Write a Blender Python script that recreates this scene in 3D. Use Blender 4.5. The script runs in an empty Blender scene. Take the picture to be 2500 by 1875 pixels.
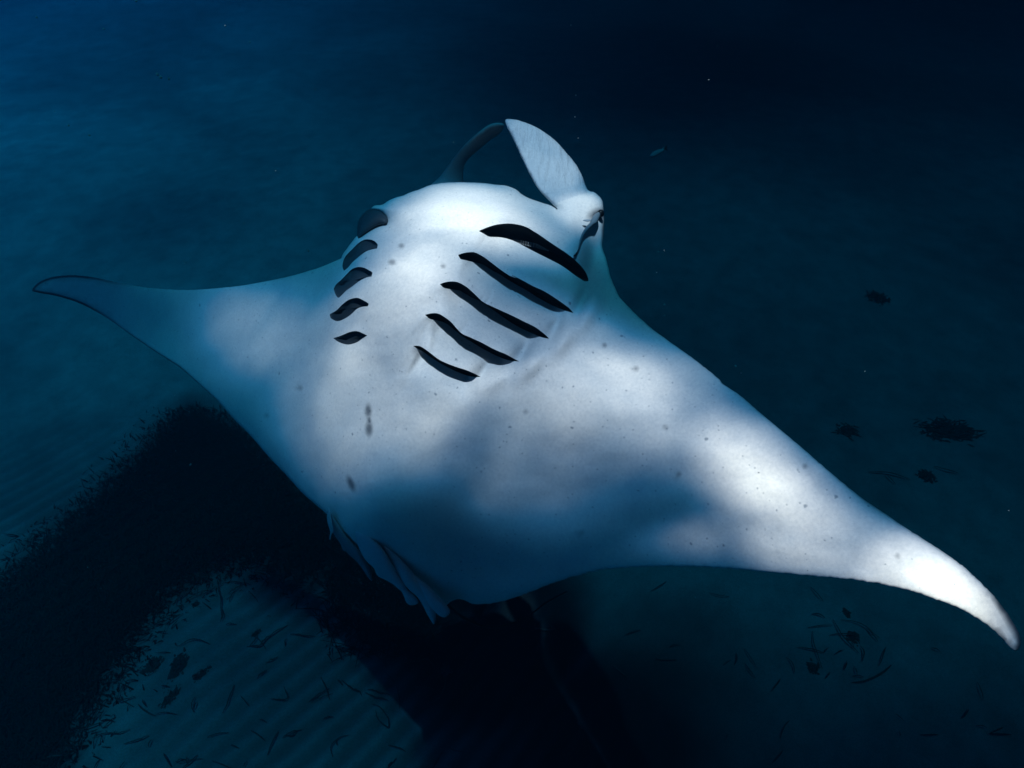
import bpy, bmesh, math, random
import numpy as np
from mathutils import Vector, noise
from mathutils.geometry import delaunay_2d_cdt

random.seed(7); rng = np.random.default_rng(7)
sc = bpy.context.scene
COL = sc.collection

# ------------------------------------------------------------------ camera
PITCH = math.radians(45.0)
CAM = np.array([0.0, 0.0, 6.5])
LENS = 22.0
FPX = 2500 * LENS / 36.0
cam_d = bpy.data.cameras.new('camera'); cam_d.lens = LENS; cam_d.sensor_width = 36.0
cam_d.clip_start = 0.05; cam_d.clip_end = 600
cam = bpy.data.objects.new('camera', cam_d); COL.objects.link(cam)
cam.location = CAM; cam.rotation_euler = (math.pi/2 - PITCH, 0, 0)
sc.camera = cam

# ------------------------------------------------------------------ light
SUN_EL = math.radians(85.0); SUN_AZ = math.radians(170.0)   # azimuth measured from +Y towards +X
SUND = np.array([math.cos(SUN_EL)*math.sin(SUN_AZ), math.cos(SUN_EL)*math.cos(SUN_AZ), math.sin(SUN_EL)])
sl = bpy.data.lights.new('sun', 'SUN'); sl.energy = 5.0; sl.angle = math.radians(0.5); sl.color = (1.0, 0.81, 0.70)
so = bpy.data.objects.new('sun', sl); COL.objects.link(so)
so.rotation_euler = Vector(SUND).to_track_quat('Z', 'Y').to_euler()
so.location = (0, 0, 30)
w = bpy.data.worlds.new('World'); sc.world = w; w.use_nodes = True
nt = w.node_tree; bg = nt.nodes['Background']
sky = nt.nodes.new('ShaderNodeTexSky'); sky.sky_type = 'NISHITA'; sky.sun_disc = False
sky.sun_elevation = SUN_EL; sky.sun_rotation = SUN_AZ
nt.links.new(sky.outputs[0], bg.inputs[0]); bg.inputs[1].default_value = 0.05
sc.view_settings.view_transform = 'Standard'; sc.view_settings.look = 'None'
sc.view_settings.gamma = 1.0; sc.view_settings.use_curve_mapping = False
sc.view_settings.exposure = 1.55
sc.render.engine = 'CYCLES'
cy = sc.cycles
cy.use_denoising = True
try: cy.denoiser = 'OPENIMAGEDENOISE'
except Exception: pass
cy.max_bounces = 6; cy.diffuse_bounces = 3; cy.volume_bounces = 1; cy.transparent_max_bounces = 8
cy.sample_clamp_indirect = 4.0

# ------------------------------------------------------------------ helpers
FWD = np.array([0, math.cos(PITCH), -math.sin(PITCH)]); UP = np.array([0, math.sin(PITCH), math.cos(PITCH)])
RIGHT = np.array([1.0, 0, 0])
def dirs(p):
    p = np.atleast_2d(np.asarray(p, float))
    return FWD + ((p[:, :1]-1250)/FPX)*RIGHT - ((p[:, 1:2]-937.5)/FPX)*UP
def world(p, d):
    d = np.asarray(d, float).reshape(-1, 1)
    return CAM + dirs(p)*d
def floor_pt(p, z=0.0):
    v = dirs(p); t = (z - CAM[2])/v[:, 2:3]
    return CAM + v*t
def Z(s, ox, oy, pts): return [(ox + x*s, oy + y*s) for x, y in pts]
def tag(o, label=None, cat=None, group=None, kind=None):
    if label: o['label'] = label
    if cat: o['category'] = cat
    if group: o['group'] = group
    if kind: o['kind'] = kind
    return o
def link_mesh(name, V, F, mats, parent=None, smooth=True, fm=None, attrs=None):
    me = bpy.data.meshes.new(name)
    me.from_pydata([tuple(v) for v in V], [], [tuple(int(i) for i in f) for f in F])
    for m in mats: me.materials.append(m)
    if fm is not None: me.polygons.foreach_set('material_index', np.asarray(fm, dtype=np.int32))
    if smooth: me.polygons.foreach_set('use_smooth', np.ones(len(me.polygons), dtype=bool))
    for k, a in (attrs or {}).items():
        at = me.attributes.new(k, 'FLOAT', 'POINT'); at.data.foreach_set('value', np.asarray(a, dtype=np.float32))
    me.update()
    o = bpy.data.objects.new(name, me); COL.objects.link(o)
    if parent:
        o.parent = parent
        o.matrix_parent_inverse = parent.matrix_world.inverted() if parent.type != 'EMPTY' else o.matrix_parent_inverse
        if parent.type == 'EMPTY':
            from mathutils import Matrix
            o.matrix_parent_inverse = Matrix.Translation(-Vector(parent.location))
    return o
def empty(name, loc):
    o = bpy.data.objects.new(name, None); o.location = loc; COL.objects.link(o); o.empty_display_size = .1; return o

def seg_dist(P, A, B):
    """P (n,2), segments A,B (m,2): min distance, nearest point"""
    best = np.full(len(P), 1e9); near = np.zeros((len(P), 2))
    for a, b in zip(A, B):
        ab = b-a; L = (ab*ab).sum()
        t = np.clip(((P-a)@ab)/(L if L > 0 else 1), 0, 1)
        q = a + t[:, None]*ab
        d = np.hypot(*(P-q).T)
        m = d < best
        best[m] = d[m]; near[m] = q[m]
    return best, near
def poly_dist(P, poly, closed=True):
    A = np.asarray(poly, float); B = np.roll(A, -1, 0) if closed else A[1:]
    if not closed: A = A[:-1]
    return seg_dist(P, A, B)
def inside(P, poly):
    poly = np.asarray(poly, float); x, y = P[:, 0], P[:, 1]; r = np.zeros(len(P), bool)
    a = poly; b = np.roll(poly, -1, 0)
    for (x1, y1), (x2, y2) in zip(a, b):
        if y1 == y2: continue
        c = ((y1 > y) != (y2 > y)) & (x < (x2-x1)*(y-y1)/(y2-y1)+x1)
        r ^= c
    return r
def smooth_closed(pts, step, corners=()):
    """resample a closed polygon with Catmull-Rom; listed vertex indices stay sharp"""
    P = [np.array(p, float) for p in pts]; n = len(P); out = []
    for i in range(n):
        p0, p1, p2, p3 = P[i-1], P[i], P[(i+1) % n], P[(i+2) % n]
        if i in corners: p0 = p1
        if (i+1) % n in corners: p3 = p2
        k = max(1, int(round(np.hypot(*(p2-p1))/step)))
        for j in range(k):
            t = j/k
            out.append(.5*((2*p1)+(-p0+p2)*t+(2*p0-5*p1+4*p2-p3)*t*t+(-p0+3*p1-3*p2+p3)*t**3))
    return np.array(out)
def smooth_open(pts, n):
    P = [np.array(p, float) for p in pts]; P = [2*P[0]-P[1]]+P+[2*P[-1]-P[-2]]; out = []
    for i in range(1, len(P)-2):
        p0, p1, p2, p3 = P[i-1:i+3]
        for j in range(n):
            t = j/n
            out.append(.5*((2*p1)+(-p0+p2)*t+(2*p0-5*p1+4*p2-p3)*t*t+(-p0+3*p1-3*p2+p3)*t**3))
    out.append(P[-2]); return np.array(out)
class TPS:
    def __init__(s, pts, vals, lam=0.0):
        s.c = np.array(pts, float)/1000; n = len(s.c)
        K = s.phi(s.c) + lam*np.eye(n); Pm = np.c_[np.ones(n), s.c]
        A = np.block([[K, Pm], [Pm.T, np.zeros((3, 3))]])
        s.w = np.linalg.solve(A, np.r_[np.array(vals, float), 0, 0, 0])
    def phi(s, p):
        r2 = ((p[:, None, :]-s.c[None])**2).sum(-1)
        return .5*r2*np.log(r2+1e-12)
    def __call__(s, p):
        p = np.asarray(p, float)/1000
        return s.phi(p)@s.w[:-3] + s.w[-3] + p@s.w[-2:]
def grid_pts(poly, step, regions=()):
    poly = np.asarray(poly); x0, y0 = poly.min(0); x1, y1 = poly.max(0)
    def hexg(x0, x1, y0, y1, s):
        ys = np.arange(y0, y1, s*.866); L = []
        for j, y in enumerate(ys):
            xs = np.arange(x0+(j % 2)*s*.5, x1, s); L.append(np.c_[xs, np.full(len(xs), y)])
        return np.vstack(L)
    G = hexg(x0, x1, y0, y1, step); S = np.full(len(G), step)
    for (a, b, c, d, s) in regions:
        m = (G[:, 0] > a) & (G[:, 0] < b) & (G[:, 1] > c) & (G[:, 1] < d)
        G = G[~m]; S = S[~m]; H = hexg(a, b, c, d, s); G = np.vstack([G, H]); S = np.r_[S, np.full(len(H), s)]
    return G, S
def solid(name, outline, depth, thick, round_px, mats, parent=None, step=10, regions=(), holes=(), pigment=None,
          ventral_share=.5, rim=(3.0, 7.0)):
    """a closed body: front face follows depth(), edges round off over round_px, back face lies thick() behind"""
    O = np.asarray(outline, float)
    G, S = grid_pts(O, step, regions)
    keep = inside(G, O); G = G[keep]; S = S[keep]
    d, _ = poly_dist(G, O); keep = d > S*.55; G = G[keep]; S = S[keep]
    # rings just inside the rim keep the rounding crisp
    nrm = np.roll(O, -1, 0)-np.roll(O, 1, 0); nrm = np.c_[-nrm[:, 1], nrm[:, 0]]; nrm /= np.hypot(*nrm.T)[:, None]+1e-9
    if not inside(O+nrm*.5, O).mean() > .5: nrm = -nrm
    rings = []
    for k in rim:
        R_ = (O+nrm*k); R_ = R_[inside(R_, O)]; dd, _ = poly_dist(R_, O); rings.append(R_[dd > k*.8])
    if rim:
        d, _ = poly_dist(G, O); G = G[d > max(rim)+S[d > -1]*.4]
    H = []
    for h in holes:
        h = np.asarray(h); H.append(h); d, _ = poly_dist(G, h); G = G[d > step*.22]
        rings = [r[poly_dist(r, h)[0] > 2] for r in rings]
    pts = [O]+H+rings+[G]; P = np.vstack(pts)
    E = []; o = 0
    for q in [O]+H:
        n = len(q); E += [(o+i, o+(i+1) % n) for i in range(n)]; o += n
    vs, es, fs, ov, oe, of = delaunay_2d_cdt([Vector(p) for p in P], E, [], 0, 1e-4, True)
    P = np.array([(v[0], v[1]) for v in vs]); T = np.array(fs, dtype=int)
    c = P[T].mean(1); T = T[inside(c, O)]
    a = P[T]; ar = np.cross(a[:, 1]-a[:, 0], a[:, 2]-a[:, 0]); T[ar > 0] = T[ar > 0][:, ::-1]
    T = T[np.abs(ar) > 1e-3]
    c = P[T].mean(1); hol = np.zeros(len(T), bool)
    for h in holes: hol |= inside(c, h)
    d, _ = poly_dist(P, O); d[d < .02] = 0
    R = round_px(P); prof = np.sqrt(np.clip(1-(1-np.clip(d/R, 0, 1))**2, 0, 1)); th = thick(P)*prof
    Dv = depth(P) + (thick(P)-th)*ventral_share
    Db = depth(P) + thick(P)*ventral_share + th*(1-ventral_share)
    on = d <= .02
    idx = np.arange(len(P)); back = np.where(on, idx, 0); nb = np.cumsum(~on)-1; back[~on] = len(P)+nb[~on]
    V = np.vstack([world(P, Dv), world(P[~on], Db[~on])])
    F1 = T[~hol]; F2 = back[T][:, ::-1]
    F = np.vstack([F1, F2]); fm = np.r_[np.zeros(len(F1)), np.full(len(F2), len(mats)-1)]
    used = np.unique(F); rm = -np.ones(len(V), int); rm[used] = np.arange(len(used))
    pg = pigment(P, d) if pigment is not None else np.zeros(len(P)); pg = np.r_[pg, np.ones((~on).sum()) if pigment is not None else np.zeros((~on).sum())]
    edge = np.r_[d, d[~on]]
    return link_mesh(name, V[used], rm[F], mats, parent, fm=fm, attrs={'pigment': pg[used], 'edge': edge[used]})

def tube(name, pts, radii, mat, parent=None, sides=8):
    P = [Vector(p) for p in pts]; V = []; F = []
    for i, p in enumerate(P):
        t = (P[min(i+1, len(P)-1)]-P[max(i-1, 0)]).normalized()
        a = t.cross(Vector((0, 0, 1)))
        if a.length < .1: a = t.cross(Vector((1, 0, 0)))
        a.normalize(); b = t.cross(a)
        for k in range(sides):
            an = 2*math.pi*k/sides; V.append(p + (a*math.cos(an)+b*math.sin(an))*radii[i])
    for i in range(len(P)-1):
        for k in range(sides):
            F.append((i*sides+k, i*sides+(k+1) % sides, (i+1)*sides+(k+1) % sides, (i+1)*sides+k))
    F.append(tuple(range(sides))); F.append(tuple(reversed(range((len(P)-1)*sides, len(P)*sides))))
    return link_mesh(name, V, F, [mat], parent)

# ------------------------------------------------------------------ materials
def new_mat(name):
    m = bpy.data.materials.new(name); m.use_nodes = True; n = m.node_tree; b = n.nodes['Principled BSDF']; return m, n, b
def N(n, t, **kw):
    x = n.nodes.new(t)
    for k, v in kw.items():
        if k in x.inputs: x.inputs[k].default_value = v
        else: setattr(x, k, v)
    return x
def ramp(n, fac, stops):
    r = n.nodes.new('ShaderNodeValToRGB'); e = r.color_ramp.elements
    while len(e) < len(stops): e.new(.5)
    for q, (p, c) in zip(e, stops): q.position = p; q.color = (*c, 1) if len(c) == 3 else c
    n.links.new(fac, r.inputs[0]); return r
def mixc(n, fac, a, b, mode='MIX'):
    m = n.nodes.new('ShaderNodeMix'); m.data_type = 'RGBA'; m.blend_type = mode
    for s, v in ((0, fac), (6, a), (7, b)):
        if isinstance(v, bpy.types.NodeSocket): n.links.new(v, m.inputs[s])
        else: m.inputs[s].default_value = v if not isinstance(v, tuple) or len(v) == 4 else (*v, 1)
    return m.outputs[2]
def math_(n, op, a, b=0.0, clamp=False):
    m = n.nodes.new('ShaderNodeMath'); m.operation = op; m.use_clamp = clamp
    for s, v in ((0, a), (1, b)):
        if isinstance(v, bpy.types.NodeSocket): n.links.new(v, m.inputs[s])
        else: m.inputs[s].default_value = v
    return m.outputs[0]

def skin(name, base, dark, speck=True, striae=False):
    m, n, b = new_mat(name); L = n.links.new
    tc = N(n, 'ShaderNodeTexCoord').outputs['Object']
    big = N(n, 'ShaderNodeTexNoise', Scale=3.2, Detail=5.0, Roughness=.6); L(tc, big.inputs['Vector'])
    fine = N(n, 'ShaderNodeTexNoise', Scale=95.0, Detail=4.0, Roughness=.7); L(tc, fine.inputs['Vector'])
    c1 = ramp(n, big.outputs[0], [(.3, tuple(x*k_ for x, k_ in zip(base, (.74, .79, .84)))), (.5, tuple(x*.93 for x in base)), (.7, base)]).outputs[0]
    f2 = ramp(n, fine.outputs[0], [(.3, (.82, .84, .87)), (.65, (1, 1, 1))]).outputs[0]
    col = mixc(n, 1.0, c1, f2, 'MULTIPLY')
    if speck:
        for scl, thr, amt in ((26.0, .13, .7), (70.0, .17, .6), (11.0, .06, .6)):
            v = N(n, 'ShaderNodeTexVoronoi', Scale=scl); 
            wn = N(n, 'ShaderNodeTexNoise', Scale=scl*2.5, Detail=2.0); L(tc, wn.inputs['Vector'])
            ad = n.nodes.new('ShaderNodeVectorMath'); ad.operation = 'MULTIPLY_ADD'; L(wn.outputs[1], ad.inputs[0]); ad.inputs[1].default_value = (.35/scl,)*3; L(tc, ad.inputs[2])
            L(ad.outputs[0], v.inputs['Vector'])
            sp = N(n, 'ShaderNodeSeparateColor'); L(v.outputs['Color'], sp.inputs[0])
            # only a few cells carry a mark
            has = math_(n, 'GREATER_THAN', sp.outputs[0], .76)
            sz = math_(n, 'MULTIPLY', sp.outputs[1], thr*1.6)
            dd = math_(n, 'SUBTRACT', sz, v.outputs['Distance'])
            k = math_(n, 'MULTIPLY', math_(n, 'MULTIPLY', dd, 14.0, True), has)
            k = math_(n, 'MULTIPLY', k, amt)
            col = mixc(n, k, col, (.16, .2, .24))
    at = N(n, 'ShaderNodeAttribute', attribute_name='pigment')
    col = mixc(n, at.outputs['Fac'], col, dark)
    L(col, b.inputs['Base Color'])
    b.inputs['Roughness'].default_value = .55
    b.inputs['Specular IOR Level'].default_value = .25
    bp = N(n, 'ShaderNodeBump', Strength=.25, Distance=.004)
    mid = N(n, 'ShaderNodeTexNoise', Scale=22.0, Detail=6.0, Roughness=.65); L(tc, mid.inputs['Vector'])
    hgt = mid.outputs[0]
    if striae:
        mp = N(n, 'ShaderNodeMapping'); mp.inputs['Rotation'].default_value = (0, .0, 0); mp.inputs['Scale'].default_value = (9, 2.2, 1.2)
        L(tc, mp.inputs[0]); st = N(n, 'ShaderNodeTexNoise', Scale=6.0, Detail=4.0, Distortion=.4); L(mp.outputs[0], st.inputs['Vector'])
        hgt = math_(n, 'ADD', hgt, math_(n, 'MULTIPLY', st.outputs[0], 3.0)); bp.inputs['Distance'].default_value = .006; bp.inputs['Strength'].default_value = .5
    L(hgt, bp.inputs['Height']); L(bp.outputs[0], b.inputs['Normal'])
    return m
M_BELLY = skin('belly_skin', (.80, .79, .77), (.045, .06, .08))
M_BACK = skin('back_skin', (.022, .028, .035), (.015, .018, .022), speck=False)
M_LOBE = skin('lobe_skin', (.66, .68, .70), (.05, .07, .09), speck=False, striae=True)
M_LOBE_DARK = skin('lobe_back_skin', (.30, .37, .42), (.02, .03, .04), speck=False)
M_FIN = skin('fin_skin', (.58, .61, .64), (.05, .07, .09), speck=False)
M_GILL = skin('gill_lining', (.022, .030, .038), (.02, .03, .04), speck=False)
M_GILL_PALE = skin('gill_lining_pale', (.06, .07, .08), (.02, .03, .04), speck=False)
M_RAKER = skin('raker', (.55, .57, .58), (.3, .3, .3), speck=False)
M_REM = skin('remora_skin', (.20, .25, .28), (.012, .018, .022), speck=False)
M_REM_FIN = skin('remora_fin_skin', (.42, .46, .5), (.02, .03, .04), speck=False)

# ------------------------------------------------------------------ manta geometry
S_ = 0.80
ctrl = [((1180, 470), 3.24), ((1050, 620), 2.98), ((1000, 780), 2.90), ((960, 1000), 2.93), ((900, 1180), 3.02), ((920, 1330), 3.12),
        ((1040, 1450), 3.24), ((860, 700), 3.12), ((780, 850), 3.30), ((760, 660), 3.50), ((600, 830), 3.72), ((560, 720), 3.85), ((640, 1050), 3.62),
        ((400, 780), 4.15), ((230, 715), 4.5), ((90, 705), 4.75), ((760, 1210), 3.45), ((1440, 500), 3.30), ((1330, 620), 3.05), ((1250, 760), 2.92),
        ((1480, 680), 3.12), ((1560, 830), 2.95), ((1450, 960), 2.80), ((1250, 1050), 2.90), ((1180, 1250), 3.02), ((1180, 1430), 3.17),
        ((1350, 1380), 3.03), ((1500, 1200), 2.82), ((1720, 980), 2.66), ((1720, 1180), 2.56), ((1700, 1370), 2.62), ((1980, 1150), 2.38),
        ((2000, 1290), 2.30), ((2000, 1400), 2.27), ((2250, 1350), 2.12), ((2250, 1430), 2.07), ((2400, 1480), 2.06), ((2480, 1580), 2.10)]
base_depth = TPS([c[0] for c in ctrl], [c[1]*S_ for c in ctrl], lam=.0005)
def axis_d(P): return poly_dist(P, [(1170, 560), (1080, 760), (980, 1000), (960, 1400)], False)[0]
LINE = (np.array([1352., 512.]), np.array([1475., 470.]))
LOBE_PX = np.array(Z(.36166, 750, 250, [(1684,717),(1650,680),(1600,630),(1550,570),(1500,480),(1450,380),(1410,290),(1370,210),(1340,148),(1340,115),(1375,113),(1430,122),(1520,155),(1600,200),(1680,262),(1750,340),(1815,420),(1858,500),(1893,590),(2000,640),(2010,900),(1750,900)]))
def on_lobe(P): return inside(P, LOBE_PX) | (poly_dist(P, LOBE_PX)[0] < 2.0)
def lobe_w(P):
    a, b = LINE; t = b-a; nn = np.array([t[1], -t[0]])/np.hypot(*t)
    r = np.clip(((P-a)@nn+5)/50, 0, 1); m = r > 0
    if m.any(): r[m] *= on_lobe(P[m])
    return r
def body_thick(P):
    k = np.exp(-(axis_d(P)/270)**2); f = lobe_w(P)
    return S_*(.022 + .37*k)*(1-.8*f)+.02*f
def body_round(P):
    k = np.exp(-(axis_d(P)/300)**2); f = lobe_w(P)
    return (13 + 80*k)*(1-f)+15*f

ZA = lambda l: Z(.21700, 780, 480, l); ZB = lambda l: Z(.21700, 960, 660, l); ZD = lambda l: Z(.14467, 1160, 540, l)
ZC = lambda l: Z(.12055, 1340, 440, l); ZE = lambda l: Z(.19286, 760, 1220, l); Z1 = lambda l: Z(.36166, 750, 250, l)
# each slit: (upper edge left to right, lower edge right to left)
slits_right = [
    (ZD([(62,165),(200,105),(330,65),(450,45),(600,40),(760,65),(880,105),(980,165),(1100,240),(1250,345),(1400,445),(1550,545),(1680,650),(1790,760),(1870,870),(1905,960),(1912,1010)]),
     ZD([(1850,1015),(1780,975),(1680,910),(1560,820),(1440,740),(1300,665),(1150,590),(1000,515),(840,430),(700,355),(560,300),(420,272),(240,262),(170,225)])),
    (ZA([(1560,655),(1620,635),(1690,625),(1755,630),(1850,680),(1950,755),(2050,830),(2150,895),(2212,915)]) + ZB([(1330,50),(1450,110),(1580,180),(1700,235),(1820,310),(1920,380),(1985,430),(2025,480)]),
     ZB([(1940,455),(1800,400),(1650,320),(1500,225),(1330,130),(1200,45)]) + ZA([(1960,840),(1840,765),(1740,740),(1640,715),(1585,700)])),
    (ZA([(1350,985),(1420,960),(1490,955),(1545,965),(1640,1010),(1730,1090),(1800,1165),(1870,1200)]) + ZB([(1120,415),(1230,460),(1350,515),(1480,580),(1600,640),(1700,715),(1755,770)]),
     ZB([(1660,750),(1520,690),(1380,620),(1240,540),(1100,460),(1000,390)]) + ZA([(1760,1195),(1640,1120),(1540,1085),(1440,1060),(1375,1035)])),
    (ZB([(525,155),(600,130),(680,125),(745,140),(830,190),(920,270),(1010,355),(1080,400)]) if False else
     ZB([(358,500),(440,482),(510,488),(570,520),(650,580),(720,660),(780,715),(880,760),(1000,815),(1130,885),(1270,945),(1370,1000),(1420,1025)]),
     ZB([(1310,1015),(1180,970),(1040,900),(920,830),(800,755),(700,680),(600,600),(500,565),(420,550),(385,525)])),
    (ZB([(225,850),(290,850),(350,880),(430,940),(510,1000),(600,1045),(720,1090),(830,1125),(920,1165),(985,1200)]),
     ZB([(880,1195),(760,1160),(640,1105),(520,1040),(420,975),(320,905),(260,875)])),
]
# ZB 525,155 is the left end of the third slit seen in the second crop: the third and fourth need separate entries
slits_right.insert(3, (ZB([(525,155),(600,130),(680,125),(745,140),(830,190),(920,270),(1010,355),(1110,405),(1230,460),(1350,515),(1480,580),(1600,640),(1700,715),(1755,770)]),
     ZB([(1660,750),(1520,690),(1380,620),(1240,530),(1130,450),(1000,365),(900,300),(790,240),(690,218),(600,205),(560,190)])))
slits_right.pop(2)
slits_left = [
    (ZA([(275,835),(258,780),(275,705),(310,650),(370,590),(430,530),(490,490),(545,480),(610,495),(655,540),(645,585)]),
     ZA([(590,595),(520,620),(440,680),(370,740),(320,800)])),
    (ZA([(160,1040),(185,990),(240,940),(300,880),(360,820),(430,792),(500,800),(560,830),(595,855),(585,900)]),
     ZA([(530,910),(450,950),(370,1010),(300,1060),(240,1120),(210,1138),(180,1100)])),
    (ZA([(118,1320),(190,1280),(260,1210),(330,1160),(400,1140),(440,1142),(500,1170),(553,1205),(540,1235)]),
     ZA([(480,1240),(420,1265),(350,1330),(280,1375),(200,1402),(125,1365)])),
    (ZA([(155,1592),(240,1565),(320,1530),(390,1513),(440,1517),(490,1540),(538,1562)]),
     ZA([(480,1600),(420,1640),(330,1665),(250,1650),(190,1620)])),
]
SL = []
for k, (u, l) in enumerate(slits_right + slits_left):
    right = k < len(slits_right)
    poly = smooth_closed(u + l, 4.5, corners=(0, len(u)-1))
    a = np.array(u[0]); b = np.array(u[-1]); ch = b-a; ch /= np.hypot(*ch)
    up = np.array([ch[1], -ch[0]])
    if up[1] > 0: up = -up
    uu = np.array(u) - a; ll = np.array(l[::-1]) - a; Lc = float(np.hypot(*(b-a)))
    us = np.linspace(0, Lc, 40)
    def chain(c): 
        q = np.c_[c@ch, c@up]; q = q[np.argsort(q[:, 0])]; return np.interp(us, q[:, 0], q[:, 1])
    cu, cl_ = chain(np.vstack([[0, 0], uu, b-a])), chain(np.vstack([[0, 0], ll, b-a]))
    SL.append(dict(a=a, ch=ch, L=Lc, us=us, mid=(cu+cl_)/2, half=np.maximum((cu-cl_)/2, 1.5), poly=poly, up=up, right=right, lift=((.030, .028, .026, .026, .026)[k] if right else .010), sink=((.070, .100, .105, .095, .065)[k] if right else .010), w=(42 if right else 16)))
def relief(P):
    """height towards the viewer in metres"""
    h = np.zeros(len(P))
    for s in SL:
        bb0 = s['poly'].min(0)-160; bb1 = s['poly'].max(0)+160
        m = (P > bb0).all(1) & (P < bb1).all(1)
        if not m.any(): continue
        Q = P[m]; d, q = poly_dist(Q, s['poly'])
        r = q-s['a']; su = r@s['ch']; sv = r@s['up']
        t = .5+.5*np.clip((sv-np.interp(su, s['us'], s['mid']))/np.interp(su, s['us'], s['half'])*1.2, -1, 1)
        k = np.clip(su/s['L'], 0, 1); win = np.clip(np.minimum(k, 1-k)*(5 if s['right'] else 4), 0, 1); win = win*win*(3-2*win)
        e = np.exp(-(d/s['w'])**1.3)*win
        h[m] += e*(t*s['lift'] - (1-t)*s['sink'])
    for (x, y, rx, ry, ang, amp) in BUMPS:
        ca, sa = math.cos(math.radians(ang)), math.sin(math.radians(ang))
        dx, dy = P[:, 0]-x, P[:, 1]-y; u = (dx*ca+dy*sa)/rx; v = (-dx*sa+dy*ca)/ry
        h += amp*np.exp(-(u*u+v*v))
    h += np.array([noise.noise(Vector((x*.010, y*.014, 3.)))*.006+noise.noise(Vector((x*.026+y*.01, y*.034, 8.)))*.0022+noise.noise(Vector((x*.012+y*.07, y*.01-x*.05, 5.)))*.0009 for x, y in P])
    return h
BUMPS = [(1452, 625, 26, 85, 14, -.075), (1390, 520, 45, 60, 20, .03), (1100, 520, 150, 60, 5, .02),
         (1415, 745, 14, 34, 25, -.055), (1355, 800, 14, 34, 30, -.055), (1275, 860, 14, 32, 35, -.045), (1180, 905, 12, 24, 35, -.035),
         (1437, 765, 20, 50, 28, .035), (1375, 835, 20, 46, 32, .035), (1300, 890, 20, 42, 36, .03), (1215, 925, 18, 34, 38, .02), (1150, 640, 40, 30, 20, .012), (1095, 715, 40, 28, 20, .012), (1060, 790, 36, 26, 20, .012),
         (890, 1290, 40, 60, 20, .02), (1010, 700, 70, 240, 12, .02), (1060, 1080, 60, 220, 30, -.02), (830, 1000, 70, 200, 8, .015),
         (900, 1310, 22, 22, 0, .012)]
lobe_d = TPS([(1240,295),(1300,330),(1360,400),(1290,400),(1400,380),(1440,470),(1370,500),(1400,530),(1450,500)], [2.76,2.77,2.74,2.71,2.79,2.70,2.63,2.585,2.64])
def lobe_depth(P):
    u = (P[:, 0]*.8+P[:, 1]*.6)
    crease = .0
    for (x, y, a, wdt, ln, amp) in ((1415, 455, -52, 7, 40, -.010), (1395, 470, -48, 6, 35, .008), (1428, 478, -50, 5, 30, -.008), (1380, 485, -60, 6, 30, -.006)):
        ca, sa = math.cos(math.radians(a)), math.sin(math.radians(a)); dx, dy = P[:, 0]-x, P[:, 1]-y
        crease = crease - amp*np.exp(-((dx*ca+dy*sa)/ln)**2-((-dx*sa+dy*ca)/wdt)**2)
    st = np.array([noise.noise(Vector((x*.075+y*.012, y*.011, 3.)))*.006+noise.noise(Vector((x*.2+y*.04, y*.02, 7.)))*.003 for x, y in P])
    return lobe_d(P) + crease + st
def body_depth(P):
    P = np.asarray(P, float); D = base_depth(P) - relief(P)*S_; f = lobe_w(P); m = f > 0
    if m.any():
        Q = P[m]; g = lobe_depth(Q); ff = f[m]; ff = ff*ff*(3-2*ff)
        D[m] = D[m]*(1-ff)+g*ff
    return D

outline = [(79,710),(84,699),(101,686),(131,676),(177,672),(228,677),(278,688),(337,699),(392,705),(456,708),(523,704),(591,697),(658,685),(717,672),(780,653),(833,631),
 # corner where the wing meets the chest, then up past the second and first gill openings
 (836,622),(843,612),(858,592),(872,576)]
c_chest = 15; c_notch = 53
outline += ZA([(460,450),(540,390),(620,340),(700,310),(742,303),(760,280),(755,240),(700,180),(640,150),(580,140)])
outline += [(914,502),(932,500),(945,492),(963,483),(985,477),(1003,469),(1025,462),(1047,453),(1066,449),(1090,446),(1133,445),(1177,447),(1213,451),(1238,454),(1260,463),(1274,474),
 (1289,483),(1314,492),(1343,501)]
outline += Z1([(1684,717),(1650,680),(1600,630),(1550,570),(1500,480),(1450,380),(1410,290),(1370,210),(1340,148),(1340,115),(1375,113),(1430,122),(1520,155),(1600,200),(1680,262),(1750,340),(1815,420),(1858,500),(1893,590)])
outline += ZC([(900,235),(1000,305),(1050,355),(1080,410),(1095,500),(1110,600),(1115,720),(1120,860),(1115,1000),(1105,1150),(1090,1250),(1080,1340),(1110,1450),(1150,1560)])
outline += [(1485,652),(1491,677),(1504,708),(1514,727),(1545,760),(1590,801),(1636,835),(1681,867),(1726,901),(1757,927),(1763,936),(1807,966),(1853,1005),(1898,1043),(1952,1088),(1997,1127),(2052,1174),(2106,1217),(2156,1251),
 (2223,1296),(2293,1341),(2344,1377),(2387,1415),(2423,1451),(2452,1487),(2474,1520),(2487,1545),(2492,1567),(2488,1583),(2479,1589),(2469,1585),(2449,1565),(2427,1543),
 (2398,1520),(2369,1501),(2337,1485),(2286,1466),(2224,1445),(2152,1428),(2062,1414),(1978,1407),(1881,1398),(1790,1389),(1700,1384),(1587,1383),(1529,1386),(1479,1390),
 (1424,1401),(1377,1414),(1334,1430),(1291,1447),(1247,1462),(1211,1471),(1175,1475),(1153,1474),(1135,1466),(1118,1463),(1098,1470),(1085,1480),(1060,1462),(1030,1440),(980,1405),(930,1372),(890,1350),
 (872,1337),(853,1318),(831,1296),(818,1272),(797,1254),(772,1233),(738,1203),(696,1157),(658,1117),(612,1064),(570,1022),(532,980),(485,937),(439,897),(388,864),(337,830),(295,800),(262,777),(228,757),(186,737),(135,722),(97,715)]
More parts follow.
